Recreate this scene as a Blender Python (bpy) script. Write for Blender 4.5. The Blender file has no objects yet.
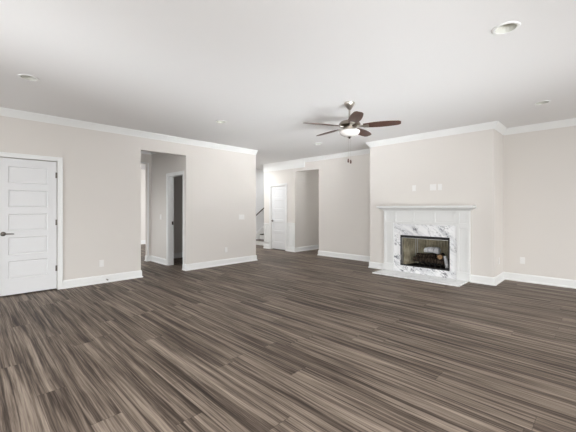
import bpy, bmesh, math, random
from mathutils import Vector, Matrix
from math import sin, cos, pi, radians

random.seed(4)
scene = bpy.context.scene
COL = scene.collection

# ------------------------------------------------------------------ camera, world, light, exposure
YAW = radians(44.657)
cam_d = bpy.data.cameras.new('camera')
cam_d.sensor_width = 36.0
cam_d.lens = 321.28 / 576 * 36
cam_d.shift_y = -6.9 / 576
cam_d.clip_start = 0.05
cam = bpy.data.objects.new('camera', cam_d)
cam.location = (0, 0, 1.282)
cam.rotation_euler = (radians(90), 0, YAW - radians(90))
COL.objects.link(cam)
scene.camera = cam

world = bpy.data.worlds.new('world')
scene.world = world
world.use_nodes = True
wt = world.node_tree
bg = wt.nodes['Background']
# bright overcast sky above, almost black below the horizon
wc = wt.nodes.new('ShaderNodeTexCoord')
ws = wt.nodes.new('ShaderNodeSeparateXYZ')
wr = wt.nodes.new('ShaderNodeValToRGB')
wt.links.new(wc.outputs['Generated'], ws.inputs[0])
wm = wt.nodes.new('ShaderNodeMapRange')
wm.inputs[1].default_value, wm.inputs[2].default_value = -0.25, 0.25
wt.links.new(ws.outputs[2], wm.inputs[0])
wt.links.new(wm.outputs[0], wr.inputs[0])
wr.color_ramp.elements[0].color = (0.02, 0.02, 0.02, 1)
wr.color_ramp.elements[1].color = (0.97, 0.985, 1.0, 1)
wt.links.new(wr.outputs[0], bg.inputs['Color'])
bg.inputs['Strength'].default_value = 3.5

scene.view_settings.view_transform = 'Standard'
scene.view_settings.look = 'None'
scene.view_settings.gamma = 1
scene.view_settings.use_curve_mapping = False
scene.view_settings.exposure = 0.05


WHITE = (0.945, 0.975, 1.0)


def area(name, loc, rot, sx, sy, power, color=(1, 1, 1)):
    d = bpy.data.lights.new(name, 'AREA')
    d.shape = 'RECTANGLE'
    d.size, d.size_y = sx, sy
    d.energy = power
    d.color = color
    o = bpy.data.objects.new(name, d)
    o.location = loc
    o.rotation_euler = rot
    COL.objects.link(o)
    return o


# added fill lights, all unseen: behind the camera and in the rooms beyond
def aimed(name, loc, target, sx, sy, power, spread, color=(1, 0.985, 0.97)):
    o = area(name, loc, (0, 0, 0), sx, sy, power, color)
    o.rotation_euler = (Vector(target) - Vector(loc)).to_track_quat('-Z', 'Y').to_euler()
    o.data.spread = radians(spread)
    return o


area('fill_up_side', (1.5, -3.4, 0.05), (radians(155), 0, 0), 10.4, 2.0, 325, WHITE)  # added upward fill along the open side, brightens ceiling and walls
area('fill_up_rear', (-3.4, 1.6, 0.05), (0, radians(-155), 0), 2.0, 8.0, 275, WHITE)  # added upward fill along the open rear, out of view
area('fill_ceiling', (-1.1, -1.1, 1.1), (radians(180), 0, 0), 1.8, 1.8, 216, WHITE)  # added uplight behind the camera, evens out the ceiling like a bounced flash
aimed('fill_far_corner', (-2.6, -2.6, 1.0), (5.8, 5.0, 1.8), 3.0, 1.6, 8, 45, WHITE)  # added narrow fill aimed at the dim far corner, no window there
aimed('fill_far_ceiling', (1.2, -3.7, 0.15), (4.6, 4.0, 2.74), 3.0, 0.5, 41, 32, WHITE)  # added narrow fill lifting the far ceiling
aimed('fill_ceiling_left', (-3.7, 2.6, 0.15), (4.2, 4.0, 2.74), 0.5, 3.0, 19, 32, WHITE)  # added narrow fill for the ceiling, from the left rear
aimed('fill_dining', (0.9, 8.9, 1.6), (4.6, 12.05, 1.3), 1.4, 2.0, 71, 90, WHITE)  # added unseen fill brightening the dining wall, no window built
aimed('fill_hall', (1.5, 7.2, 1.0), (3.286, 7.5, 0.4), 0.8, 1.2, 9, 120, WHITE)  # added unseen fill for the hall's end wall, the hall has no window
area('fill_foyer', (5.9, 8.1, 2.7), (0, 0, 0), 1.0, 1.0, 38, WHITE)  # added unseen fill for the foyer, no fixture
area('fill_stair', (9.0, 8.45, 2.7), (0, 0, 0), 2.4, 0.7, 19, WHITE)  # added fill above the stairs, hidden from view, no fixture
area('fill_passage', (9.3, 6.12, 2.7), (0, 0, 0), 0.8, 0.5, 15, WHITE)  # added fill deep in the passage, no fixture

# ------------------------------------------------------------------ materials
def srgb(r, g, b):
    f = lambda c: c / 12.92 if c <= 0.04045 else ((c + 0.055) / 1.055) ** 2.4
    return (f(r / 255), f(g / 255), f(b / 255), 1)


class NT:
    """small helper around a material's node tree"""
    def __init__(s, name, rough=0.5, metal=0.0, spec=0.5):
        s.m = bpy.data.materials.new(name)
        s.m.use_nodes = True
        s.t = s.m.node_tree
        s.b = s.t.nodes['Principled BSDF']
        s.b.inputs['Roughness'].default_value = rough
        s.b.inputs['Metallic'].default_value = metal
        s.b.inputs['Specular IOR Level'].default_value = spec

    def n(s, kind, **kw):
        o = s.t.nodes.new(kind)
        for k, v in kw.items():
            setattr(o, k, v)
        return o

    def l(s, a, b):
        s.t.links.new(a, b)

    def val(s, op, a, b=None, c=None):
        o = s.n('ShaderNodeMath', operation=op)
        for i, v in enumerate((a, b, c)):
            if v is None:
                continue
            if isinstance(v, (int, float)):
                o.inputs[i].default_value = v
            else:
                s.l(v, o.inputs[i])
        return o.outputs[0]

    def comb(s, x, y, z):
        o = s.n('ShaderNodeCombineXYZ')
        for i, v in enumerate((x, y, z)):
            if isinstance(v, (int, float)):
                o.inputs[i].default_value = v
            else:
                s.l(v, o.inputs[i])
        return o.outputs[0]

    def noise(s, vec, scale, detail=3, rough=0.55, dist=0.0):
        o = s.n('ShaderNodeTexNoise')
        s.l(vec, o.inputs['Vector'])
        o.inputs['Scale'].default_value = scale
        o.inputs['Detail'].default_value = detail
        o.inputs['Roughness'].default_value = rough
        o.inputs['Distortion'].default_value = dist
        return o.outputs['Fac']

    def ramp(s, fac, stops):
        o = s.n('ShaderNodeValToRGB')
        e = o.color_ramp.elements
        while len(e) < len(stops):
            e.new(0.5)
        for el, (p, c) in zip(e, stops):
            el.position = p
            el.color = c
        s.l(fac, o.inputs[0])
        return o.outputs[0]

    def mix(s, fac, a, b, mode='MIX'):
        o = s.n('ShaderNodeMix', data_type='RGBA', blend_type=mode)
        for k, v in ((0, fac), (6, a), (7, b)):
            if isinstance(v, (int, float)):
                o.inputs[k].default_value = v
            elif isinstance(v, tuple):
                o.inputs[k].default_value = v
            else:
                s.l(v, o.inputs[k])
        return o.outputs[2]

    def bump(s, h, strength, dist=0.002):
        o = s.n('ShaderNodeBump')
        o.inputs['Strength'].default_value = strength
        o.inputs['Distance'].default_value = dist
        s.l(h, o.inputs['Height'])
        s.l(o.outputs[0], s.b.inputs['Normal'])

    def color(s, c):
        if isinstance(c, tuple):
            s.b.inputs['Base Color'].default_value = c
        else:
            s.l(c, s.b.inputs['Base Color'])

    def coord(s):
        return s.n('ShaderNodeTexCoord').outputs['Object']


def paint(name, c, rough=0.6, spec=0.3, var=0.02, bump=0.05, scale=60):
    m = NT(name, rough, 0, spec)
    v = m.coord()
    a = tuple(x * (1 - var) for x in c[:3]) + (1,)
    m.color(m.mix(m.noise(v, 1.3, 2), a, c))
    m.bump(m.noise(v, scale, 2), bump)
    return m.m


def metal(name, c, rough=0.3, met=1.0):
    m = NT(name, rough, met)
    v = m.coord()
    a = tuple(x * 0.85 for x in c[:3]) + (1,)
    m.color(m.mix(m.noise(v, 40, 2), a, c))
    return m.m


def floor_material():
    m = NT('grey_brown_plank_floor', 0.5, 0, 0.12)
    v = m.coord()
    sp = m.n('ShaderNodeSeparateXYZ')
    m.l(v, sp.inputs[0])
    x, y = sp.outputs[0], sp.outputs[1]
    W, L = 0.178, 1.8
    xr = m.val('DIVIDE', x, W)
    row = m.val('FLOOR', xr)
    wn = m.n('ShaderNodeTexWhiteNoise', noise_dimensions='1D')
    m.l(row, wn.inputs['W'])
    yr = m.val('ADD', m.val('DIVIDE', y, L), m.val('MULTIPLY', wn.outputs['Value'], 7.3))
    idx = m.val('FLOOR', yr)
    wn2 = m.n('ShaderNodeTexWhiteNoise', noise_dimensions='2D')
    m.l(m.comb(row, idx, 0), wn2.inputs['Vector'])
    rnd = wn2.outputs['Value']
    off = m.val('MULTIPLY', rnd, 40.0)
    # long wandering streaks along the plank, finer grain, dark smudges
    warp = m.noise(m.comb(m.val('MULTIPLY', x, 3), m.val('ADD', m.val('MULTIPLY', y, 1.1), off), off), 1.0, 2)
    xw = m.val('ADD', x, m.val('MULTIPLY', m.val('SUBTRACT', warp, 0.5), 0.03))
    streak = m.noise(m.comb(m.val('MULTIPLY', xw, 26), m.val('ADD', m.val('MULTIPLY', y, 0.55), off), off), 1.0, 4, 0.6, 0.6)
    grain = m.noise(m.comb(m.val('MULTIPLY', xw, 75), m.val('ADD', m.val('MULTIPLY', y, 1.3), off), off), 1.0, 3, 0.6, 0.4)
    broad = m.noise(m.comb(m.val('MULTIPLY', xw, 8), m.val('ADD', m.val('MULTIPLY', y, 0.8), off), off), 1.0, 2, 0.5, 0.5)
    wav = m.n('ShaderNodeTexWave', wave_type='BANDS', bands_direction='X')
    m.l(m.comb(xw, m.val('ADD', m.val('MULTIPLY', y, 0.12), off), off), wav.inputs['Vector'])
    wav.inputs['Scale'].default_value = 22
    wav.inputs['Distortion'].default_value = 9
    wav.inputs['Detail'].default_value = 2
    wav.inputs['Detail Scale'].default_value = 1.6
    t = m.val('ADD', m.val('MULTIPLY', streak, 1.15), m.val('MULTIPLY', grain, 0.78))
    t = m.val('ADD', t, m.val('MULTIPLY', broad, 0.35))
    t = m.val('ADD', t, m.val('MULTIPLY', wav.outputs['Fac'], 0.06))
    t = m.val('ADD', t, m.val('MULTIPLY', rnd, 0.06))
    t = m.val('SUBTRACT', t, 0.675)
    c = m.ramp(t, [(0.16, srgb(43, 36, 31)), (0.36, srgb(72, 62, 55)), (0.50, srgb(104, 92, 82)), (0.64, srgb(134, 121, 109)), (0.86, srgb(164, 150, 136))])
    # seams
    fx = m.val('ABSOLUTE', m.val('SUBTRACT', m.val('FRACT', xr), 0.5))
    fy = m.val('ABSOLUTE', m.val('SUBTRACT', m.val('FRACT', yr), 0.5))
    sx = m.val('GREATER_THAN', fx, 0.5 - 0.0022 / W)
    sy = m.val('GREATER_THAN', fy, 0.5 - 0.0025 / L)
    seam = m.val('MAXIMUM', sx, sy)
    c = m.mix(m.val('MULTIPLY', seam, 0.4), c, srgb(48, 41, 37))
    m.color(c)
    m.bump(m.val('SUBTRACT', grain, m.val('MULTIPLY', seam, 1.5)), 0.25, 0.001)
    return m.m


def marble_material(name='white_veined_marble', strength=1.0):
    m = NT(name, 0.22, 0, 0.5)
    v = m.coord()
    mp = m.n('ShaderNodeMapping')
    mp.inputs['Rotation'].default_value = (radians(-38), 0, 0)
    m.l(v, mp.inputs['Vector'])
    mp2 = m.n('ShaderNodeMapping')                # stretch along the vein direction after the turn
    mp2.inputs['Scale'].default_value = (1.0, 0.8, 2.9)
    m.l(mp.outputs[0], mp2.inputs['Vector'])
    q = mp2.outputs[0]

    def vein(scale, det, width, dist):
        n = m.noise(q, scale, det, 0.6, dist)
        d = m.val('ABSOLUTE', m.val('SUBTRACT', n, 0.5))
        return m.val('SUBTRACT', 1.0, m.val('MINIMUM', m.val('DIVIDE', d, width), 1.0))
    a = vein(3.0, 4, 0.022, 1.0)
    b = vein(6.5, 3, 0.022, 0.7)
    mask = m.n('ShaderNodeMapRange')
    m.l(m.noise(v, 6, 2), mask.inputs[0])
    mask.inputs[1].default_value = 0.42
    mask.inputs[2].default_value = 0.60
    cloud = m.noise(q, 2.6, 3, 0.6, 0.5)
    base = m.mix(strength, srgb(244, 244, 243), m.ramp(cloud, [(0.28, srgb(208, 209, 212)), (0.50, srgb(240, 240, 240))]))
    f = m.val('MINIMUM', m.val('ADD', m.val('MULTIPLY', m.val('MULTIPLY', a, mask.outputs[0]), 1.1), m.val('MULTIPLY', m.val('MULTIPLY', b, mask.outputs[0]), 0.7)), 1.0)
    m.color(m.mix(m.val('MULTIPLY', f, strength), base, srgb(104, 106, 112)))
    return m.m


def wood_material(name, dark, light, axis_scale):
    m = NT(name, 0.4, 0, 0.4)
    mp = m.n('ShaderNodeMapping')
    mp.inputs['Scale'].default_value = axis_scale
    m.l(m.coord(), mp.inputs['Vector'])
    m.color(m.ramp(m.noise(mp.outputs[0], 1.0, 5, 0.6, 0.6), [(0.3, dark), (0.7, light)]))
    return m.m


def refractory_material():
    m = NT('ribbed_buff_firebrick', 0.9, 0, 0.1)
    v = m.coord()
    n = m.noise(v, 9, 4)
    m.color(m.ramp(n, [(0.3, srgb(128, 120, 100)), (0.7, srgb(186, 177, 154))]))
    return m.m


def log_material(name, stops, scale=14):
    m = NT(name, 0.95, 0, 0.05)
    v = m.coord()
    mp = m.n('ShaderNodeMapping')
    mp.inputs['Scale'].default_value = (3, 1, 1)
    m.l(v, mp.inputs['Vector'])
    n = m.noise(mp.outputs[0], scale, 5, 0.65)
    m.color(m.ramp(n, stops))
    m.bump(n, 0.8, 0.01)
    return m.m


M = {}
M['wall'] = paint('greige_wall_paint', srgb(221, 216, 210), 0.75, 0.2, 0.015, 0.04)
M['white_wall'] = paint('white_hall_paint', srgb(232, 232, 232), 0.7, 0.2, 0.01, 0.03)
M['ceiling'] = paint('white_ceiling_paint', srgb(234, 233, 232), 0.9, 0.1, 0.01, 0.05)
M['trim'] = paint('white_trim_paint', srgb(235, 235, 233), 0.4, 0.4, 0.006, 0.01)
M['door'] = paint('white_door_paint', srgb(226, 226, 226), 0.4, 0.4, 0.006, 0.01)
M['mantel'] = paint('white_mantel_paint', srgb(226, 226, 224), 0.4, 0.4, 0.006, 0.01)
M['plate'] = paint('white_plastic', srgb(233, 231, 228), 0.35, 0.5, 0.004, 0.0)
M['rubber_gap_shade'] = paint('dark_rubber_gap_shade', srgb(60, 58, 56), 0.6, 0.3, 0.02, 0.0)  # bumper rubber, and the painted shade behind both doors
M['floor'] = floor_material()
M['marble'] = marble_material()
M['hearth'] = marble_material('white_hearth_marble', 0.35)
M['nickel'] = metal('brushed_nickel', srgb(196, 190, 182), 0.28)
M['darknickel'] = metal('dark_bronze', srgb(70, 62, 56), 0.4, 0.8)
M['handle'] = metal('satin_dark_nickel', srgb(112, 106, 100), 0.35)
M['motor'] = metal('polished_motor_metal', srgb(150, 140, 130), 0.18)
M['steel'] = metal('bright_steel', srgb(205, 203, 198), 0.3)
M['blade'] = wood_material('walnut_blade_veneer', srgb(54, 32, 24), srgb(90, 57, 44), (4, 40, 40))
M['rail'] = wood_material('dark_stained_rail', srgb(44, 34, 30), srgb(74, 58, 50), (4, 40, 40))
M['tread'] = wood_material('dark_stained_tread', srgb(70, 60, 54), srgb(104, 92, 84), (30, 4, 30))
M['black'] = paint('black_firebox_metal', srgb(24, 23, 23), 0.5, 0.4, 0.1, 0.0)
M['soot'] = paint('dark_firebox_floor', srgb(40, 37, 34), 0.95, 0.1, 0.2, 0.2)
M['brick'] = refractory_material()
M['log_dark'] = log_material('charred_log', [(0.35, srgb(22, 19, 17)), (0.55, srgb(58, 49, 42)), (0.75, srgb(110, 98, 86))])
M['log_ash'] = log_material('ashen_log', [(0.25, srgb(70, 66, 64)), (0.42, srgb(170, 170, 172)), (0.7, srgb(220, 220, 222))], 9)
M['log_end'] = log_material('cut_log_end', [(0.3, srgb(120, 92, 66)), (0.7, srgb(178, 146, 112))], 20)
g = NT('opal_glass', 0.25, 0, 0.5)
gv = g.coord()
g.color(g.mix(g.noise(gv, 14, 3), srgb(198, 194, 189), srgb(214, 211, 206)))
g.b.inputs['Transmission Weight'].default_value = 0.0
M['opal'] = g.m
M['lens'] = paint('frosted_lamp_lens', srgb(206, 205, 196), 0.5, 0.3, 0.01, 0.0)


# ------------------------------------------------------------------ mesh helpers
class MB:
    """collects shapes and links them as ONE mesh object"""
    def __init__(s):
        s.bm = bmesh.new()

    def _merge(s, tmp, mat=None):
        if mat is not None:
            tmp.transform(mat)
        me = bpy.data.meshes.new('tmp')
        tmp.to_mesh(me)
        tmp.free()
        s.bm.from_mesh(me)
        bpy.data.meshes.remove(me)

    def box(s, x0, x1, y0, y1, z0, z1, bev=0.0, seg=2, mat=None):
        t = bmesh.new()
        bmesh.ops.create_cube(t, size=1)
        for v in t.verts:
            v.co = Vector(((x0 + x1) / 2 + v.co.x * (x1 - x0), (y0 + y1) / 2 + v.co.y * (y1 - y0), (z0 + z1) / 2 + v.co.z * (z1 - z0)))
        if bev > 0:
            bmesh.ops.bevel(t, geom=t.edges[:], offset=bev, segments=seg, affect='EDGES', profile=0.5)
        s._merge(t, mat)
        return s

    def lathe(s, prof, seg=32, mat=None, close=False):
        """prof: list of (r, z), revolved about z"""
        t = bmesh.new()
        rings = []
        for r, z in prof:
            if r < 1e-5:
                rings.append([t.verts.new((0, 0, z))])
            else:
                rings.append([t.verts.new((r * cos(2 * pi * k / seg), r * sin(2 * pi * k / seg), z)) for k in range(seg)])
        pairs = list(zip(rings, rings[1:]))
        if close:
            pairs.append((rings[-1], rings[0]))
        for a, b in pairs:
            for k in range(seg):
                k2 = (k + 1) % seg
                if len(a) == 1 and len(b) == 1:
                    continue
                if len(a) == 1:
                    t.faces.new((a[0], b[k], b[k2]))
                elif len(b) == 1:
                    t.faces.new((a[k], a[k2], b[0]))
                else:
                    t.faces.new((a[k], a[k2], b[k2], b[k]))
        bmesh.ops.recalc_face_normals(t, faces=t.faces[:])
        s._merge(t, mat)
        return s

    def tube(s, pts, r, seg=12, taper=None):
        t = bmesh.new()
        pts = [Vector(p) for p in pts]
        rings = []
        up = Vector((0, 0, 1))
        for i, p in enumerate(pts):
            d = (pts[min(i + 1, len(pts) - 1)] - pts[max(i - 1, 0)]).normalized()
            a = d.cross(up)
            if a.length < 1e-3:
                a = Vector((1, 0, 0))
            a.normalize()
            b = d.cross(a).normalized()
            rr = r if taper is None else taper[i]
            rings.append([t.verts.new(p + (a * cos(2 * pi * k / seg) + b * sin(2 * pi * k / seg)) * rr) for k in range(seg)])
        for a, b in zip(rings, rings[1:]):
            for k in range(seg):
                t.faces.new((a[k], a[(k + 1) % seg], b[(k + 1) % seg], b[k]))
        t.faces.new(rings[0])
        t.faces.new(rings[-1][::-1])
        bmesh.ops.recalc_face_normals(t, faces=t.faces[:])
        s._merge(t)
        return s

    def prism(s, poly, h0, h1, mat=None, bev=0.0):
        """poly in xy extruded z h0..h1"""
        t = bmesh.new()
        a = [t.verts.new((x, y, h0)) for x, y in poly]
        b = [t.verts.new((x, y, h1)) for x, y in poly]
        n = len(poly)
        t.faces.new(a[::-1])
        t.faces.new(b)
        for k in range(n):
            t.faces.new((a[k], a[(k + 1) % n], b[(k + 1) % n], b[k]))
        bmesh.ops.recalc_face_normals(t, faces=t.faces[:])
        if bev > 0:
            bmesh.ops.bevel(t, geom=t.edges[:], offset=bev, segments=2, affect='EDGES', profile=0.5)
        s._merge(t, mat)
        return s

    def sweep(s, path, prof):
        """mitred moulding: path of (x, y); prof of (offset to the LEFT of travel, z), closed section"""
        t = bmesh.new()
        P = [Vector((x, y)) for x, y in path]
        n = len(P)
        rows = []
        for i in range(n):
            d0 = (P[i] - P[i - 1]).normalized() if i > 0 else (P[1] - P[0]).normalized()
            d1 = (P[i + 1] - P[i]).normalized() if i < n - 1 else d0
            n0, n1 = Vector((-d0.y, d0.x)), Vector((-d1.y, d1.x))
            m = (n0 + n1)
            m = m / max(m.dot(n0), 1e-6) if m.length > 1e-6 else n0
            rows.append([t.verts.new((P[i].x + m.x * o, P[i].y + m.y * o, z)) for o, z in prof])
        k = len(prof)
        for a, b in zip(rows, rows[1:]):
            for j in range(k):
                t.faces.new((a[j], a[(j + 1) % k], b[(j + 1) % k], b[j]))
        t.faces.new(rows[0])
        t.faces.new(rows[-1][::-1])
        bmesh.ops.recalc_face_normals(t, faces=t.faces[:])
        s._merge(t)
        return s

    def build(s, name, mat, parent=None, smooth=None):
        me = bpy.data.meshes.new(name)
        s.bm.to_mesh(me)
        s.bm.free()
        me.materials.append(mat)
        if smooth is not None:
            me.shade_smooth()
            try:
                me.set_sharp_from_angle(angle=radians(smooth))
            except Exception:
                pass
        o = bpy.data.objects.new(name, me)
        COL.objects.link(o)
        if parent is not None:
            o.parent = parent
        return o


def tag(o, label=None, cat=None, group=None):
    if label:
        o['label'] = label
    if cat:
        o['category'] = cat
    if group:
        o['group'] = group
    return o


def thing(name, label, cat, loc=(0, 0, 0), rz=0.0, group=None):
    o = bpy.data.objects.new(name, None)
    COL.objects.link(o)
    o.location = loc
    o.rotation_euler = (0, 0, rz)
    o.empty_display_size = 0.05
    return tag(o, label, cat, group)


def struct(o, label=None):
    o['kind'] = 'structure'
    if label:
        o['label'] = label
    return o


def dup(root, loc, rz, label):
    r = root.copy()
    COL.objects.link(r)
    r.location = loc
    r.rotation_euler = (0, 0, rz)
    r['label'] = label
    for ch in list(root.children):
        c = ch.copy()
        COL.objects.link(c)
        c.parent = r
        for g2 in ch.children:
            d = g2.copy()
            COL.objects.link(d)
            d.parent = c
    return r


# ------------------------------------------------------------------ the place: main dimensions
H = 2.74                       # ceiling
YL, XR, XC = 6.214, 6.959, 6.269   # long left wall, far wall, chimney breast
T = 0.13                       # wall thickness
OX0, OX1 = 2.353, 3.270        # hall opening in the long wall
WE = 5.150                     # end of the long wall
DW = 7.986                     # end of the far wall (stairs beyond)
NY0, NY1 = 5.674, 6.583        # passage opening in the far wall
CY0, CY1 = 1.330, 3.670        # chimney breast
HX, HY = 3.286, 8.010          # hall walls
BX, BY = -4.0, -4.0            # open sides behind the camera

# floor
struct(MB().box(BX, 11.2, BY, 12.4, -0.05, 0).build('floor', M['floor']))

# ceiling, a sheet with round cut-outs for the recessed lamps
CANS = [(0.515, 4.543), (3.073, 0.570), (5.568, 0.617), (3.020, 4.552), (5.548, 4.545)]
CR = 0.076


def ceiling():
    bm = bmesh.new()
    edges = []
    c = [bm.verts.new(p) for p in ((BX, BY, H), (11.2, BY, H), (11.2, 12.4, H), (BX, 12.4, H))]
    edges += [bm.edges.new((c[i], c[(i + 1) % 4])) for i in range(4)]
    for x, y in CANS:
        v = [bm.verts.new((x + CR * cos(2 * pi * k / 28), y + CR * sin(2 * pi * k / 28), H)) for k in range(28)]
        edges += [bm.edges.new((v[i], v[(i + 1) % 28])) for i in range(28)]
    bmesh.ops.triangle_fill(bm, edges=edges, use_beauty=True)
    for f in bm.faces:
        if f.normal.z > 0:
            f.normal_flip()
    me = bpy.data.meshes.new('ceiling')
    bm.to_mesh(me)
    bm.free()
    me.materials.append(M['ceiling'])
    o = bpy.data.objects.new('ceiling', me)
    COL.objects.link(o)
    return struct(o)


ceiling()

# walls
D1X0, D1X1, DH = 0.345, 1.056, 2.035       # closet door opening in the long wall
m = MB()
m.box(BX, D1X0 - 0.004, YL, YL + T, 0, H).box(D1X0 - 0.004, D1X1 + 0.004, YL, YL + T, DH + 0.004, H)
m.box(D1X1 + 0.004, OX0, YL, YL + T, 0, H).box(OX0, OX1, YL, YL + T, 2.40, H).box(OX1, WE, YL, YL + T, 0, H)
struct(m.build('wall_left', M['wall']))

D2Y0, D2Y1 = 6.985, 7.640                  # foyer door opening in the far wall
m = MB()
m.box(XR, XR + T, BY, NY0, 0, H)
m.box(XR, XR + T, NY0, NY1, 2.40, H)
m.box(XR, XR + T, NY1, D2Y0 - 0.004, 0, H)
m.box(XR, XR + T, D2Y0 - 0.004, D2Y1 + 0.004, 2.0, H)
m.box(XR, XR + T, D2Y1 + 0.004, DW, 0, H)
struct(m.build('wall_far', M['wall']))

FY0, FY1, FZ0, FZ1 = 2.020, 2.960, 0.150, 0.760     # firebox opening
m = MB()
m.box(XC, XC + 0.06, CY0, FY0, 0, H).box(XC, XC + 0.06, FY1, CY1, 0, H)
m.box(XC, XC + 0.06, FY0, FY1, 0, FZ0).box(XC, XC + 0.06, FY0, FY1, FZ1, H)
m.box(XC + 0.06, XR, CY0, CY0 + 0.06, 0, H).box(XC + 0.06, XR, CY1 - 0.06, CY1, 0, H)
struct(m.build('wall_chimney', M['wall']))

# hall behind the long wall
HD0, HD1 = 6.37, 7.06                       # dark doorway in the hall's end wall
m = MB()
m.box(HX, HX + 0.12, HD1 + 0.013, HY + 0.12, 0, H).box(HX, HX + 0.12, YL + T, HD1 + 0.013, 2.03, H)
m.box(HX, HX + 0.12, YL + T, HD0 - 0.013, 0, 2.03)
struct(m.build('wall_hall_end', M['wall']))
m = MB()
m.box(HX + 0.12, WE, HY, HY + 0.12, 0, H).box(3.190, HX, HY, HY + 0.12, 0, H).box(2.0, 3.190, HY, HY + 0.12, 2.39, H).box(1.4, 2.0, HY, HY + 0.12, 0, H)
struct(m.build('wall_hall_back', M['wall']))
struct(MB().box(1.28, 1.4, YL + T, HY + 0.12, 0, H).build('wall_hall_near', M['wall']))
struct(MB().box(WE - 0.12, WE, YL + T, 10.0, 0, H).build('wall_foyer', M['wall']))
struct(MB().box(0.0, WE, 12.05, 12.2, 0, H).build('wall_dining', M['wall']))
# passage beyond the far wall, and the stair alcove
struct(MB().box(XR + T, 10.2, NY1 + 0.012, NY1 + 0.13, 0, H).build('wall_passage_left', M['wall']))
struct(MB().box(XR + T, 10.2, NY0 - 0.13, NY0 - 0.012, 0, H).build('wall_passage_right', M['wall']))
struct(MB().box(10.2, 10.3, NY0 - 0.13, NY1 + 0.13, 0, H).build('wall_passage_end', M['wall']))
struct(MB().box(XR + T, 11.0, DW - 0.12, DW, 0, H).build('wall_stair_near', M['wall']))
struct(MB().box(XR + 0.2, 11.0, 9.05, 9.17, 0, H).build('wall_stair_back', M['white_wall']))
struct(MB().box(11.0, 11.1, DW - 0.12, 9.17, 0, H).build('wall_stair_end', M['wall']))

# mouldings: section offsets measured from the wall face
BASE = [(0, 0), (0.030, 0), (0.030, 0.018), (0.016, 0.030), (0.016, 0.112), (0.010, 0.128), (0.004, 0.135), (0, 0.135)]
CROWN = [(0, H - 0.108), (0.008, H - 0.108), (0.012, H - 0.094), (0.024, H - 0.078), (0.042, H - 0.046), (0.058, H - 0.024), (0.066, H - 0.016), (0.070, H - 0.0005), (0, H - 0.0005)]
CAS = 0.066


def rev(p):
    return p[::-1]


# travel so that the room lies on the left
struct(MB().sweep(rev([(BX, YL), (WE, YL)]), CROWN).build('trim_1', M['trim'], smooth=25), 'white crown moulding along the long wall')
struct(MB().sweep(rev([(XR, 6.185), (XR, CY1), (XC, CY1), (XC, CY0), (XR, CY0), (XR, BY)]), CROWN).build('trim_2', M['trim'], smooth=25), 'white crown moulding around the chimney breast')
struct(MB().sweep([(HX, YL + T), (HX, HY), (1.4, HY)], CROWN).build('trim_3', M['trim'], smooth=25), 'white crown moulding in the side hall')
FR = [(0, 2.495), (0.02, 2.495), (0.022, 2.50), (0.022, H - 0.13), (0.03, H - 0.11), (0.045, H - 0.05), (0.07, H - 0.016), (0.07, H - 0.0005), (0, H - 0.0005)]
struct(MB().sweep([(XR, 6.188), (XR, DW)], FR).build('trim_4', M['trim'], smooth=25), 'deep white frieze board above the foyer door')

struct(MB().sweep(rev([(D1X1 + CAS + 0.008, YL), (OX0, YL), (OX0, YL + T)]), BASE).build('baseboard_left', M['trim']))
struct(MB().sweep(rev([(BX, YL), (D1X0 - CAS - 0.008, YL)]), BASE).build('baseboard_left_near', M['trim']))
struct(MB().sweep(rev([(OX1, YL + T), (OX1, YL), (WE, YL), (WE, YL + T)]), BASE).build('baseboard_left_far', M['trim']))
struct(MB().sweep([(XR + 1.5, NY1 + 0.012), (XR + T, NY1 + 0.012), (XR + T, NY1), (XR, NY1), (XR, D2Y0 - CAS - 0.008)], BASE).build('baseboard_passage', M['trim']))
struct(MB().sweep(rev([(XR, DW), (XR, D2Y1 + CAS + 0.008)]), BASE).build('baseboard_foyer', M['trim']))
struct(MB().sweep(rev([(XR + T, NY0), (XR, NY0), (XR, CY1), (XC, CY1), (XC, 3.312)]), BASE).build('baseboard_far', M['trim']))
struct(MB().sweep(rev([(XC, 1.688), (XC, CY0), (XR, CY0), (XR, BY)]), BASE).build('baseboard_right', M['trim']))
struct(MB().sweep([(HX, HD1 + 0.085), (HX, HY), (3.190, HY), (3.190, HY + 0.12)], BASE).build('baseboard_hall', M['trim']))
struct(MB().sweep([(WE - 0.12, HY), (HX + 0.125, HY)], BASE).build('baseboard_closet', M['trim']))
struct(MB().sweep([(WE - 0.12, 12.05), (0.0, 12.05)], BASE).build('baseboard_dining', M['trim']))


# ------------------------------------------------------------------ doors
def panel_slab(w, h, t, px0, px1, rows, depth=0.011):
    """five-panel slab in local x 0..w, front face at y=0 (towards -y), thickness t towards +y"""
    m = MB()
    ys = [0.0]
    zz = sorted(rows)
    core = depth + 0.004
    m.box(0, w, core, t, 0, h)                                # core
    m.box(0, px0, 0, core, 0, h).box(px1, w, 0, core, 0, h)   # stiles
    z = 0
    for a, b in zz:
        m.box(px0, px1, 0, core, z, a)
        z = b
    m.box(px0, px1, 0, core, z, h)
    for a, b in zz:                                           # sloped sticking and raised field
        m2 = bmesh.new()
        e = 0.012
        outer = [(px0, 0.0, a), (px1, 0.0, a), (px1, 0.0, b), (px0, 0.0, b)]
        mid = [(px0 + e, depth, a + e), (px1 - e, depth, a + e), (px1 - e, depth, b - e), (px0 + e, depth, b - e)]
        e2 = 0.030
        inn = [(px0 + e2, depth - 0.005, a + e2), (px1 - e2, depth - 0.005, a + e2), (px1 - e2, depth - 0.005, b - e2), (px0 + e2, depth - 0.005, b - e2)]
        R = [[m2.verts.new(p) for p in q] for q in (outer, mid, inn)]
        for A, B in zip(R, R[1:]):
            for k in range(4):
                m2.faces.new((A[k], A[(k + 1) % 4], B[(k + 1) % 4], B[k]))
        m2.faces.new(R[2])
        bmesh.ops.recalc_face_normals(m2, faces=m2.faces[:])
        m._merge(m2)
    return m


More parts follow.
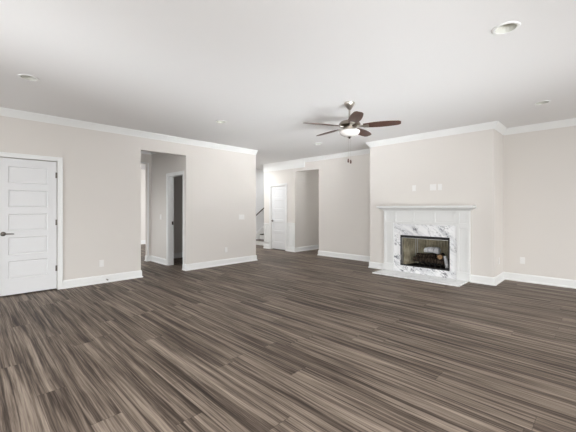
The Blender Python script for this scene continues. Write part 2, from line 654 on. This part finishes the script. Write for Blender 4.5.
def lever_handle(parent, x, z, direction):
    r = Matrix.Translation((x, 0, z)) @ Matrix.Rotation(radians(90), 4, 'X')
    m = MB().lathe([(0, 0), (0.032, 0), (0.032, 0.005), (0.026, 0.010), (0.011, 0.012), (0.010, 0.045), (0.012, 0.050), (0, 0.052)], 24, r)
    m.tube([(x, -0.045, z), (x + direction * 0.03, -0.047, z), (x + direction * 0.08, -0.046, z - 0.002), (x + direction * 0.118, -0.040, z - 0.004)], 0.008, 10, [0.009, 0.0085, 0.0075, 0.007])
    o = m.build('door_handle', M['handle'], parent, smooth=40)
    o['label'] = 'dark nickel lever handle'
    return o


def hinge(parent, x, z):
    m = MB().tube([(x, -0.005, z - 0.045), (x, -0.005, z + 0.045)], 0.0075, 10)
    m.box(x - 0.022, x + 0.004, -0.0015, 0.002, z - 0.044, z + 0.044)
    o = m.build('hinge', M['handle'], parent, smooth=40)
    o['label'] = 'dark nickel hinge'
    return o


ROWS = [(0.230, 0.495), (0.585, 0.845), (0.940, 1.190), (1.290, 1.545), (1.645, 1.895)]
# closet door in the long wall: hinges on the right
d1 = bpy.data.objects.new('door_1', None)
COL.objects.link(d1)
d1.location = (D1X0, YL + 0.012, 0)
struct(d1, 'white five-panel door in the long wall at the left edge')
W1 = D1X1 - D1X0
slab = panel_slab(W1 - 0.007, DH - 0.024, 0.035, 0.120, W1 - 0.118, ROWS).build('door_slab', M['door'], d1)
slab.location = (0.002, 0, 0.020)
lever_handle(d1, 0.066, 0.920, 1)
for z in (0.34, 1.07, 1.82):
    hinge(d1, W1 + 0.001, z)


def casing(name, label, u0, u1, top, place, proud=0.018, w=CAS, reveal=0.006, jamb=0.0):
    """three-sided casing around an opening u0..u1 high top; place(u, off, z) -> xyz"""
    m = MB()
    t = bmesh.new()

    def bx(ua, ub, za, zb, o0, o1, bev):
        q = bmesh.new()
        bmesh.ops.create_cube(q, size=1)
        for v in q.verts:
            u = (ua + ub) / 2 + v.co.x * (ub - ua)
            o = (o0 + o1) / 2 + v.co.y * (o1 - o0)
            z = (za + zb) / 2 + v.co.z * (zb - za)
            v.co = Vector(place(u, o, z))
        bmesh.ops.recalc_face_normals(q, faces=q.faces[:])
        if bev:
            bmesh.ops.bevel(q, geom=q.edges[:], offset=bev, segments=2, affect='EDGES', profile=0.5)
        m._merge(q)
    t.free()
    bx(u0 - w - reveal, u0 - reveal, 0, top + reveal, 0, proud, 0.004)
    bx(u1 + reveal, u1 + w + reveal, 0, top + reveal, 0, proud, 0.004)
    bx(u0 - w - reveal, u1 + w + reveal, top + reveal, top + reveal + w, 0, proud, 0.004)
    bx(u0 - w - reveal, u0 - w * 0.72 - reveal, 0, top + reveal + w * 0.72, proud, proud + 0.006, 0.002)
    bx(u1 + w * 0.72 + reveal, u1 + w + reveal, 0, top + reveal + w * 0.72, proud, proud + 0.006, 0.002)
    bx(u0 - w - reveal, u1 + w + reveal, top + reveal + w * 0.72, top + reveal + w, proud, proud + 0.006, 0.002)
    if jamb:
        bx(u0 - 0.012, u0, 0, top + 0.011, -jamb, 0.001, 0)
        bx(u1, u1 + 0.012, 0, top + 0.011, -jamb, 0.001, 0)
        bx(u0, u1, top, top + 0.011, -jamb, 0.001, 0)
    return struct(m.build(name, M['trim']), label)


casing('trim_5', 'white casing around the door at the left edge', D1X0, D1X1, DH, lambda u, o, z: (u, YL - o, z))
# dark sheet added behind the slab, painting the shade in the gap
struct(MB().box(D1X0 - 0.004, D1X1 + 0.004, YL + 0.09, YL + T, 0, DH + 0.004).build('trim_6', M['rubber_gap_shade']), 'dark sheet behind the door, painted shade for its gap')

# foyer door in the far wall: local x runs towards +Y when rotated, seen from -X
d2 = bpy.data.objects.new('door_2', None)
COL.objects.link(d2)
d2.location = (XR + 0.012, D2Y1, 0)
d2.rotation_euler = (0, 0, radians(-90))
struct(d2, 'white panelled door in the foyer beside the stairs')
W2 = D2Y1 - D2Y0
ROWS2 = [(a * 0.985, b * 0.985) for a, b in ROWS]
slab = panel_slab(W2 - 0.007, 1.968, 0.035, 0.105, W2 - 0.11, ROWS2, 0.014).build('door_slab', M['door'], d2)
slab.location = (0.003, 0, 0.024)
lever_handle(d2, 0.06, 0.910, 1)
for z in (0.33, 1.07, 1.83):
    hinge(d2, W2 + 0.001, z)
casing('trim_7', 'white casing around the foyer door', D2Y0, D2Y1, 2.0, lambda u, o, z: (XR - o, u, z))
struct(MB().box(XR + 0.09, XR + T, D2Y0 - 0.004, D2Y1 + 0.004, 0, 2.0).build('trim_8', M['rubber_gap_shade']), 'dark sheet behind the foyer door, painted shade for its gap')  # added dark sheet standing in for shade in the foyer door gap

# dark doorway in the hall: casing and jamb
casing('trim_9', 'white casing around the dark doorway in the side hall', HD0, HD1, 2.03 - 0.012, lambda u, o, z: (HX - o, u, z), w=0.07, reveal=0.004, jamb=0.1205)
sp = MB().box(HX + 0.075, HX + 0.112, HD1 - 0.006, HD1 - 0.0005, 0.92, 1.0, 0.001).build('strike_plate', M['darknickel'])
tag(sp, 'dark metal strike plate on the jamb of the hall doorway', 'strike plate')
# cased opening to the bright room behind the hall
casing('trim_10', 'white casing around the opening to the bright room', 2.0, 3.190, 2.39, lambda u, o, z: (u, HY - o, z), proud=0.012, w=0.03, reveal=0.0)

# wainscot panelling on both sides of the foyer door
m = MB()
CA = D2Y0 - CAS - 0.006
m.box(XR - 0.006, XR, NY1, CA, 0.13, 0.845).box(XR - 0.032, XR, NY1, CA, 0.845, 0.870, 0.004)
for y0, y1 in ((6.645, 6.875),):
    z0, z1, w = 0.20, 0.78, 0.022
    m.box(XR - 0.022, XR - 0.006, y0, y1, z0, z0 + w, 0.004).box(XR - 0.022, XR - 0.006, y0, y1, z1 - w, z1, 0.004)
    m.box(XR - 0.022, XR - 0.006, y0, y0 + w, z0, z1, 0.004).box(XR - 0.022, XR - 0.006, y1 - w, y1, z0, z1, 0.004)
struct(m.build('trim_11', M['trim']), 'white wainscot panel between the foyer door and the passage')
m = MB()
CB = D2Y1 + CAS + 0.006
m.box(XR - 0.006, XR, CB, DW, 0.13, 0.80).box(XR - 0.032, XR, CB, DW, 0.80, 0.825, 0.004)
y0, y1, z0, z1, w = CB + 0.05, DW - 0.05, 0.20, 0.74, 0.022
m.box(XR - 0.022, XR - 0.006, y0, y1, z0, z0 + w, 0.004).box(XR - 0.022, XR - 0.006, y0, y1, z1 - w, z1, 0.004)
m.box(XR - 0.022, XR - 0.006, y0, y0 + w, z0, z1, 0.004).box(XR - 0.022, XR - 0.006, y1 - w, y1, z0, z1, 0.004)
struct(m.build('trim_12', M['trim']), 'white wainscot panel left of the foyer door')

# ------------------------------------------------------------------ staircase beyond the foyer door
SX, RISE, RUN = 7.42, 0.185, 0.262
st = thing('staircase', 'white staircase with dark treads rising beyond the foyer door', 'staircase', (SX, 8.5, 0))
NS = 10
for k in range(NS):
    z = RISE * (k + 1)
    r = MB().box(k * RUN, k * RUN + 0.02, -0.51, 0.53, RISE * k + (0.0 if k == 0 else 0.0), z - 0.03).build('riser', M['trim'], st)
    t_ = MB().box(k * RUN - 0.025, (k + 1) * RUN + 0.019, -0.51, 0.53, z - 0.03, z, 0.008).build('tread', M['tread'], st)
    t_['label'] = 'dark stained stair tread'
sk = [(0.0, 0.0)]
poly = [(-0.05, 0.0), (-0.05, 0.30), (NS * RUN, 0.30 + NS * RISE + 0.04), (NS * RUN, 0.0)]
mat = Matrix.Rotation(radians(90), 4, 'X')
MB().prism(poly, -0.549, -0.531, mat).build('skirt_board', M['trim'], st)
# handrail on the stair wall
hr = thing('stair_handrail', 'dark wooden handrail fixed to the white stair wall', 'handrail', (SX, 9.05, 0))
sl = RISE / RUN
MB().tube([(0.00, 0, 0), (0, -0.07, 0)][:0] + [(-0.02, -0.01, 1.035), (-0.02, -0.05, 1.035), (0.02, -0.075, 1.055), (0.2, -0.075, 1.055 + 0.18 * sl), (NS * RUN, -0.075, 1.055 + (NS * RUN - 0.02) * sl)], 0.021, 12).build('rail', M['rail'], hr, smooth=50)
for x in (0.35, 1.4, 2.4):
    z = 1.055 + (x - 0.02) * sl
    b = MB().tube([(x, -0.0005, z - 0.09), (x, -0.05, z - 0.085), (x, -0.072, z - 0.055), (x, -0.075, z - 0.02)], 0.007, 8).build('bracket', M['nickel'], hr, smooth=50)
    b['label'] = 'metal rail bracket'

# ------------------------------------------------------------------ recessed ceiling lamps
can_labels = ['white recessed ceiling lamp above the door, nearest the left edge',
              'large white recessed ceiling lamp nearest the viewer, upper right',
              'small white recessed ceiling lamp near the chimney breast at right',
              'small white recessed ceiling lamp in front of the long wall, left of the fan',
              'farthest small recessed ceiling lamp, just below the left fan blades']
can = thing('recessed_light', can_labels[0], 'ceiling lamp', (CANS[0][0], CANS[0][1], H), 0, 'recessed ceiling lamps')
MB().lathe([(CR - 0.002, 0.0), (CR - 0.002, -0.006), (CR + 0.004, -0.009), (CR + 0.018, -0.006), (CR + 0.022, -0.0005), (CR + 0.004, -0.0005)], 40).build('trim_ring', M['trim'], can, smooth=40)
MB().lathe([(CR - 0.002, -0.004), (CR - 0.005, 0.02), (CR - 0.012, 0.075), (CR - 0.012, 0.09), (CR + 0.003, 0.09), (CR + 0.003, 0.001)], 40).build('baffle', M['lens'], can, smooth=40)
ln = MB().lathe([(0, 0.058), (0.03, 0.060), (0.055, 0.068), (CR - 0.013, 0.078), (CR - 0.013, 0.085), (0, 0.085)], 32).build('lamp_lens', M['lens'], can, smooth=40)
for (x, y), lb in list(zip(CANS, can_labels))[1:]:
    dup(can, (x, y, H), 0, lb)


# ------------------------------------------------------------------ wall plates
def plate_mb(w, h, t=0.006):
    return MB().box(-w / 2, w / 2, -t, -0.0005, -h / 2, h / 2, 0.0025)


def outlet(label, loc, rz, group='duplex wall outlets'):
    o = thing('wall_outlet', label, 'outlet', loc, rz, group)
    plate_mb(0.072, 0.116).build('cover_plate', M['plate'], o)
    for z in (0.020, -0.020):
        MB().box(-0.0165, 0.0165, -0.0085, -0.006, z - 0.014, z + 0.014, 0.001).build('receptacle', M['plate'], o)
    return o


# local -y faces the room; rz turns it onto each wall
o1 = outlet('white wall outlet low on the long wall, right of the left door', (1.689, YL, 0.341), 0)
dup(o1, (4.258, YL, 0.345), 0, 'white wall outlet low on the long wall near its far end')
dup(o1, (XR, 1.044, 0.373), radians(-90), 'white wall outlet on the recessed wall right of the chimney breast')
dup(o1, (6.61, CY0, 0.373), 0, 'white wall outlet on the narrow side face of the chimney breast')


def switch(label, loc, rz, gangs, name='light_switch', cat='light switch', group=None):
    o = thing(name, label, cat, loc, rz, group)
    w = 0.072 + 0.046 * (gangs - 1)
    plate_mb(w, 0.116).build('cover_plate', M['plate'], o)
    for k in range(gangs):
        x = (k - (gangs - 1) / 2) * 0.046
        MB().box(x - 0.0165, x + 0.0165, -0.009, -0.006, -0.033, 0.033, 0.0012).build('rocker', M['plate'], o)
    return o


switch('white triple light switch on the long wall near its far end', (4.700, YL, 1.092), 0, 3)
switch('white single light switch on the side hall wall', (HX, 7.476, 1.095), radians(-90), 1)


def media_plate(label, y, w):
    o = thing('media_plate', label, 'wall plate', (XC, y, 1.695), radians(-90), 'white plates above the mantel')
    plate_mb(w, 0.116).build('cover_plate', M['plate'], o)
    MB().box(-0.0165, 0.0165, -0.0085, -0.006, -0.033, 0.033, 0.001).build('insert', M['plate'], o)
    for z in (0.048, -0.048):
        MB().lathe([(0, 0.0), (0.003, 0.0), (0.003, 0.0012), (0, 0.0015)], 10, Matrix.Translation((0, -0.006, z)) @ Matrix.Rotation(radians(90), 4, 'X')).build('screw', M['steel'], o)
    return o


media_plate('white wall plate above the mantel, standing apart at left', 2.690, 0.072)
media_plate('wide white wall plate above the mantel, middle of three', 2.325, 0.116)
media_plate('narrow white wall plate above the mantel, rightmost of three', 2.200, 0.072)

ds = thing('door_stop', 'small metal door stop on the baseboard below the left outlet', 'door stop', (1.766, YL - 0.016, 0.055))
r90 = Matrix.Rotation(radians(90), 4, 'X')
MB().lathe([(0, 0), (0.013, 0), (0.013, 0.004), (0.006, 0.008), (0.006, 0.050), (0, 0.050)], 16, r90).build('post', M['nickel'], ds, smooth=40)
tip = MB().lathe([(0, 0.048), (0.009, 0.048), (0.011, 0.056), (0.009, 0.066), (0, 0.067)], 16, r90).build('bumper', M['rubber_gap_shade'], ds, smooth=40)
tip['label'] = 'dark rubber bumper'

# ------------------------------------------------------------------ ceiling fan
FX, FY = 3.730, 2.499
ZB = 2.413                                   # blade plane
fan = thing('ceiling_fan', 'five-blade ceiling fan with walnut blades and white glass bowl light', 'ceiling fan', (FX, FY, H))
c = MB().lathe([(0, -0.0005), (0.074, -0.0005), (0.076, -0.012), (0.066, -0.030), (0.040, -0.070), (0.024, -0.092), (0.016, -0.098), (0, -0.098)], 32).build('canopy', M['nickel'], fan, smooth=40)
MB().tube([(0, 0, -0.09), (0, 0, -0.235)], 0.0125, 16).build('downrod', M['nickel'], fan, smooth=40)
zb = ZB - H
MB().lathe([(0, zb + 0.105), (0.022, zb + 0.105), (0.028, zb + 0.085), (0.075, zb + 0.078), (0.128, zb + 0.062), (0.148, zb + 0.035), (0.146, zb + 0.012), (0.120, zb + 0.000), (0.090, zb - 0.012), (0, zb - 0.012)], 40).build('motor_housing', M['motor'], fan, smooth=30)
MB().lathe([(0, zb - 0.012), (0.062, zb - 0.012), (0.066, zb - 0.040), (0.100, zb - 0.050), (0.132, zb - 0.056), (0.134, zb - 0.064), (0, zb - 0.064)], 40).build('light_fitter', M['nickel'], fan, smooth=30)
bowl = MB().lathe([(0.136, zb - 0.060), (0.140, zb - 0.068), (0.134, zb - 0.088), (0.112, zb - 0.112), (0.078, zb - 0.130), (0.040, zb - 0.139), (0, zb - 0.141)], 40).build('light_bowl', M['opal'], fan, smooth=60)
bowl['label'] = 'white opal glass light bowl'
fn = MB().lathe([(0, zb - 0.138), (0.026, zb - 0.139), (0.028, zb - 0.146), (0.014, zb - 0.152), (0.012, zb - 0.162), (0, zb - 0.168)], 20).build('finial', M['darknickel'], fan, smooth=40)
fn['label'] = 'dark bronze finial'


def blade_poly():
    r0, r1 = 0.185, 0.668
    pts = []
    n = 14
    prof = []
    for i in range(n + 1):
        t = i / n
        w = 0.050 + 0.026 * sin(pi * min(t * 1.05, 1.0)) * 0.9 + 0.006 * t
        if t > 0.9:
            w *= math.sqrt(max(0.0, 1 - ((t - 0.9) / 0.105) ** 2)) * 0.45 + 0.55 if t < 1 else 0.62
        prof.append((r0 + (r1 - r0) * t, w))
    top = [(x, w) for x, w in prof]
    bot = [(x, -w) for x, w in prof[::-1]]
    return top + bot


PHASE = YAW - radians(90) + radians(-19)      # first blade points to the right in view
for k in range(5):
    a = PHASE + k * radians(72)
    R = Matrix.Rotation(a, 4, 'Z')
    P = R @ Matrix.Translation((0, 0, zb)) @ Matrix.Rotation(radians(-12), 4, 'X')
    b = MB().prism(blade_poly(), -0.004, 0.004, None, 0.002).build('blade', M['blade'], fan)
    b.matrix_local = P
    im = MB()
    im.prism([(0.095, 0.020), (0.15, 0.012), (0.19, 0.030), (0.255, 0.034), (0.262, 0.0), (0.255, -0.034), (0.19, -0.030), (0.15, -0.012), (0.095, -0.020)], -0.010, -0.004, None, 0.001)
    iron = im.build('blade_iron', M['nickel'], b)
    iron['label'] = 'brushed nickel blade bracket'
for (dx, dy, ln_) in ((0.02, -0.045, 0.345), (-0.034, -0.035, 0.33)):
    # the chains hang from the switch housing down past the bowl
    ang = YAW - radians(90)
    px, py = dx * cos(ang) - 0.145 * sin(ang) * 0 - dy * sin(ang), dx * sin(ang) + dy * cos(ang)
    zt, zl = zb - 0.141, zb - 0.141 - ln_ + 0.03
    ch = MB().tube([(px * 0.5, py * 0.5, zt + 0.006), (px * 0.6, py * 0.6, zl)], 0.001, 6).build('pull_chain', M['nickel'], fan)
    fb = MB().lathe([(0, 0.0), (0.006, -0.002), (0.011, -0.022), (0.012, -0.040), (0.008, -0.054), (0, -0.057)], 14, Matrix.Translation((px * 0.6, py * 0.6, zl))).build('fob', M['blade'], ch, smooth=50)
    fb['label'] = 'dark wooden pull fob'

# ------------------------------------------------------------------ fireplace
MC = 2.497
ml = thing('fireplace_mantel', 'white painted fireplace mantel with panelled frieze and square legs', 'mantel', (XC, MC, 0), radians(-90))
# local x = -(Y - MC) so +x is to the viewer's right; local -y towards the room
for s in (-1, 1):
    x0, x1 = sorted((s * 0.600, s * 0.812))
    lg = MB().box(x0, x1, -0.046, -0.0005, 0.02, 1.26, 0.002)
    lg.box(x0, x0 + 0.045, -0.060, -0.045, 0.16, 1.26, 0.003).box(x1 - 0.045, x1, -0.060, -0.045, 0.16, 1.26, 0.003)
    lg.box(x0 + 0.04, x1 - 0.04, -0.060, -0.045, 0.935, 1.03, 0.003).box(x0 + 0.04, x1 - 0.04, -0.060, -0.045, 1.215, 1.26, 0.003)
    o = lg.build('leg', M['mantel'], ml)
    MB().box(x0 - 0.004, x1 + 0.004, -0.070, -0.0005, 0.0205, 0.165, 0.004).build('plinth_block', M['mantel'], o)
fz = MB().box(-0.600, 0.600, -0.046, -0.0005, 0.985, 1.26)
fz.box(-0.600, 0.600, -0.060, -0.045, 0.985, 1.035, 0.003).box(-0.600, 0.600, -0.060, -0.045, 1.215, 1.26, 0.003)
for x in (-0.578, -0.198, 0.198, 0.578):
    fz.box(x - 0.03, x + 0.03, -0.060, -0.045, 1.02, 1.23, 0.003)
fz.build('frieze', M['mantel'], ml)
cv = [(-0.812, 0), (-0.812, -0.06), (0.812, -0.06), (0.812, 0)]
prof = [(0, 1.245), (0.008, 1.245), (0.012, 1.258), (0.028, 1.268), (0.055, 1.285), (0.085, 1.300), (0.095, 1.306), (0, 1.306)]
MB().sweep([(0.812, -0.0005), (0.812, -0.06), (-0.812, -0.06), (-0.812, -0.0005)][::-1], [(-a, b) for a, b in prof]).build('bed_moulding', M['mantel'], ml, smooth=25)
MB().box(-0.905, 0.905, -0.205, -0.0005, 1.306, 1.345, 0.006).build('shelf', M['mantel'], ml)

ms = MB()
A0, A1, FZT = 1.897, 3.097, 0.985
xa, xb = XC - 0.030, XC - 0.0005
FF0, FF1, FG0, FG1 = FY0 + 0.0, FY1 + 0.0, FZ0, FZ1
bmf = bmesh.new()
outer = [(A0, 0.0205), (A1, 0.0205), (A1, FZT), (A0, FZT)]
inner = [(FF0, FG0), (FF1, FG0), (FF1, FG1), (FF0, FG1)]
vo = {x: [[bmf.verts.new((x, y, z)) for y, z in q] for q in (outer, inner)] for x in (xa, xb)}
for k in range(4):
    j = (k + 1) % 4
    for x in (xa, xb):
        bmf.faces.new((vo[x][0][k], vo[x][0][j], vo[x][1][j], vo[x][1][k]))
    for w_ in (0, 1):
        bmf.faces.new((vo[xa][w_][k], vo[xa][w_][j], vo[xb][w_][j], vo[xb][w_][k]))
bmesh.ops.recalc_face_normals(bmf, faces=bmf.faces[:])
ms._merge(bmf)
o = ms.build('marble_surround', M['marble'])
tag(o, 'white marble slab surround with grey veins framing the firebox', 'marble surround')
o = MB().box(5.745, XC - 0.0005, 1.712, 3.312, 0.0, 0.020, 0.003).build('hearth_slab', M['hearth'])
tag(o, 'low white marble hearth slab on the floor before the fireplace', 'hearth')

# firebox insert
fb = thing('firebox', 'black metal firebox with ribbed buff brick lining', 'firebox', (XC, MC, FZ0), radians(-90))
hw, fh = (FY1 - FY0) / 2, FZ1 - FZ0           # half width, height
cx = MC - (FY0 + FY1) / 2                      # local x of centre
DEP = 0.46
# black face frame
m = MB()
e = 0.026
x0, x1 = cx - hw + 0.001, cx + hw - 0.001
m.box(x0, x0 + e, -0.034, 0.03, 0.001, fh - 0.001, 0.002).box(x1 - e * 0.8, x1, -0.034, 0.03, 0.001, fh - 0.001, 0.002)
m.box(x0, x1, -0.034, 0.03, 0.001, 0.020, 0.002).box(x0, x1, -0.034, 0.03, fh - 0.050, fh - 0.001, 0.002)
m.build('face_frame', M['black'], fb)
o = MB().box(x0 + 0.028, x0 + 0.040, -0.030, 0.02, 0.03, fh - 0.055, 0.001).build('frame_trim', M['steel'], fb)
o['label'] = 'bright steel strip on the left of the frame'
o = MB().box(x0 + 0.008, x0 + 0.020, -0.046, -0.034, 0.11, 0.21, 0.003).build('control_handle', M['steel'], fb)
o['label'] = 'small steel pull'
o = MB().box(x0, x1, -0.030, -0.020, fh - 0.058, fh - 0.050).build('hood_trim', M['steel'], fb)
o['label'] = 'thin steel strip under the top of the frame'


def ribbed(p0, p1, z0, z1, n, depth=0.022):
    """vertical fluted panel between plan points p0 -> p1, ribs proud on the left of travel"""
    p0, p1 = Vector(p0), Vector(p1)
    d = (p1 - p0)
    nn = Vector((-d.y, d.x)).normalized()
    pts = []
    for i in range(n):
        for f, o in ((0.0, 0.0), (0.08, depth), (0.66, depth), (0.74, 0.0)):
            q = p0 + d * ((i + f) / n) + nn * o
            pts.append((q.x, q.y))
    back = [(p1 - nn * 0.02), (p0 - nn * 0.02)]
    poly = pts + [(p1.x, p1.y)] + [(q.x, q.y) for q in back]
    return MB().prism(poly, z0, z1)


bl, br = cx - hw + 0.10, cx + hw - 0.12        # back corners
TZ = fh + 0.10
ribbed((bl, DEP), (x0 + 0.012, 0.035), 0.0, TZ, 8).build('side_panel', M['brick'], fb)
ribbed((x1 - 0.010, 0.035), (br, DEP), 0.0, TZ, 8).build('side_panel', M['brick'], fb)
ribbed((br, DEP), (bl, DEP), 0.0, TZ, 13).build('back_panel', M['brick'], fb)
for u in (0.012, 0.055):
    o = MB().box(bl + u, bl + u + 0.014, DEP - 0.045, DEP - 0.030, 0.0, TZ, 0.002).build('corner_strip', M['steel'], fb)
    o['label'] = 'pale metal strip at the back corner'
MB().box(x0 - 0.01, x1 + 0.01, 0.03, DEP + 0.03, -0.03, 0.0).build('base_pan', M['soot'], fb)
MB().box(x0 - 0.01, x1 + 0.01, 0.03, DEP + 0.03, TZ, TZ + 0.02).build('smoke_plate', M['black'], fb)

# grate and gas logs inside (world space)
FX0 = XC + 0.03
gr = thing('log_grate', 'black iron grate carrying the logs in the firebox', 'grate', (XC + 0.20, 2.36, FZ0), radians(-90))
for k in range(6):
    x = -0.25 + 0.10 * k
    MB().tube([(x, -0.14, 0.0), (x, -0.14, 0.10), (x, -0.12, 0.06), (x, 0.16, 0.06)], 0.008, 8).build('grate_bar', M['black'], gr, smooth=40)
MB().tube([(-0.30, 0.0, 0.055), (0.30, 0.0, 0.055)], 0.008, 8).build('cross_bar', M['black'], gr, smooth=40)


def log(label, a, b, r, mat, seed, end=None):
    rnd = random.Random(seed)
    a, b = Vector(a), Vector(b)
    L = (b - a).length
    d = (b - a).normalized()
    q = d.to_track_quat('X', 'Z').to_matrix().to_4x4()
    n, seg = 14, 18
    t = bmesh.new()
    rings = []
    ph = [rnd.uniform(0, 6.28) for _ in range(4)]
    for i in range(n + 1):
        u = i / n
        rr = r * (1 + 0.10 * sin(u * 5 + ph[0]) + 0.05 * sin(u * 11 + ph[1]))
        cy, cz = 0.18 * r * sin(u * 3 + ph[2]), 0.15 * r * sin(u * 4 + ph[3])
        ring = []
        for k in range(seg):
            an = 2 * pi * k / seg
            r2 = rr * (1 + 0.06 * sin(3 * an + ph[1] + u * 2) + 0.04 * sin(7 * an + ph[2]) + rnd.uniform(-0.03, 0.03))
            ring.append(t.verts.new((u * L, cy + r2 * cos(an), cz + r2 * sin(an))))
        rings.append(ring)
    for A, B in zip(rings, rings[1:]):
        for k in range(seg):
            t.faces.new((A[k], A[(k + 1) % seg], B[(k + 1) % seg], B[k]))
    t.faces.new(rings[0][::-1])
    t.faces.new(rings[-1])
    bmesh.ops.recalc_face_normals(t, faces=t.faces[:])
    m = MB()
    m._merge(t)
    o = m.build('gas_log', mat, None, smooth=50)
    o.matrix_world = Matrix.Translation(a) @ q
    tag(o, label, 'log', 'gas logs in the firebox')
    if end:
        cy, cz = 0.18 * r * sin(ph[2]), 0.15 * r * sin(ph[3])
        e_ = MB().lathe([(0, -0.004), (r * 0.80, -0.003), (r * 0.9, 0.002), (0, 0.002)], 18, Matrix.Translation((0, cy, cz)) @ Matrix.Rotation(radians(90), 4, 'Y')).build('cut_end', end, o, smooth=50)
        e_['label'] = 'pale sawn end'
    return o


Z0 = FZ0
log('dark charred log lying low at the back of the grate', (XC + 0.33, 2.78, Z0 + 0.130), (XC + 0.33, 2.10, Z0 + 0.130), 0.052, M['log_dark'], 1)
log('dark charred log lying low along the front of the grate', (XC + 0.15, 2.76, Z0 + 0.126), (XC + 0.15, 2.17, Z0 + 0.126), 0.046, M['log_dark'], 2)
log('dark log lying on the left of the pile', (XC + 0.24, 2.73, Z0 + 0.200), (XC + 0.24, 2.36, Z0 + 0.215), 0.040, M['log_dark'], 3)
log('log with a pale brown sawn end facing out', (XC + 0.085, 2.225, Z0 + 0.218), (XC + 0.36, 2.28, Z0 + 0.228), 0.050, M['log_dark'], 4, M['log_end'])
log('ash grey log lying across the top of the pile', (XC + 0.18, 2.545, Z0 + 0.322), (XC + 0.18, 2.275, Z0 + 0.332), 0.058, M['log_ash'], 5)
log('thin ash grey log leaning down at the right', (XC + 0.062, 2.100, Z0 + 0.034), (XC + 0.095, 2.140, Z0 + 0.25), 0.029, M['log_ash'], 6)
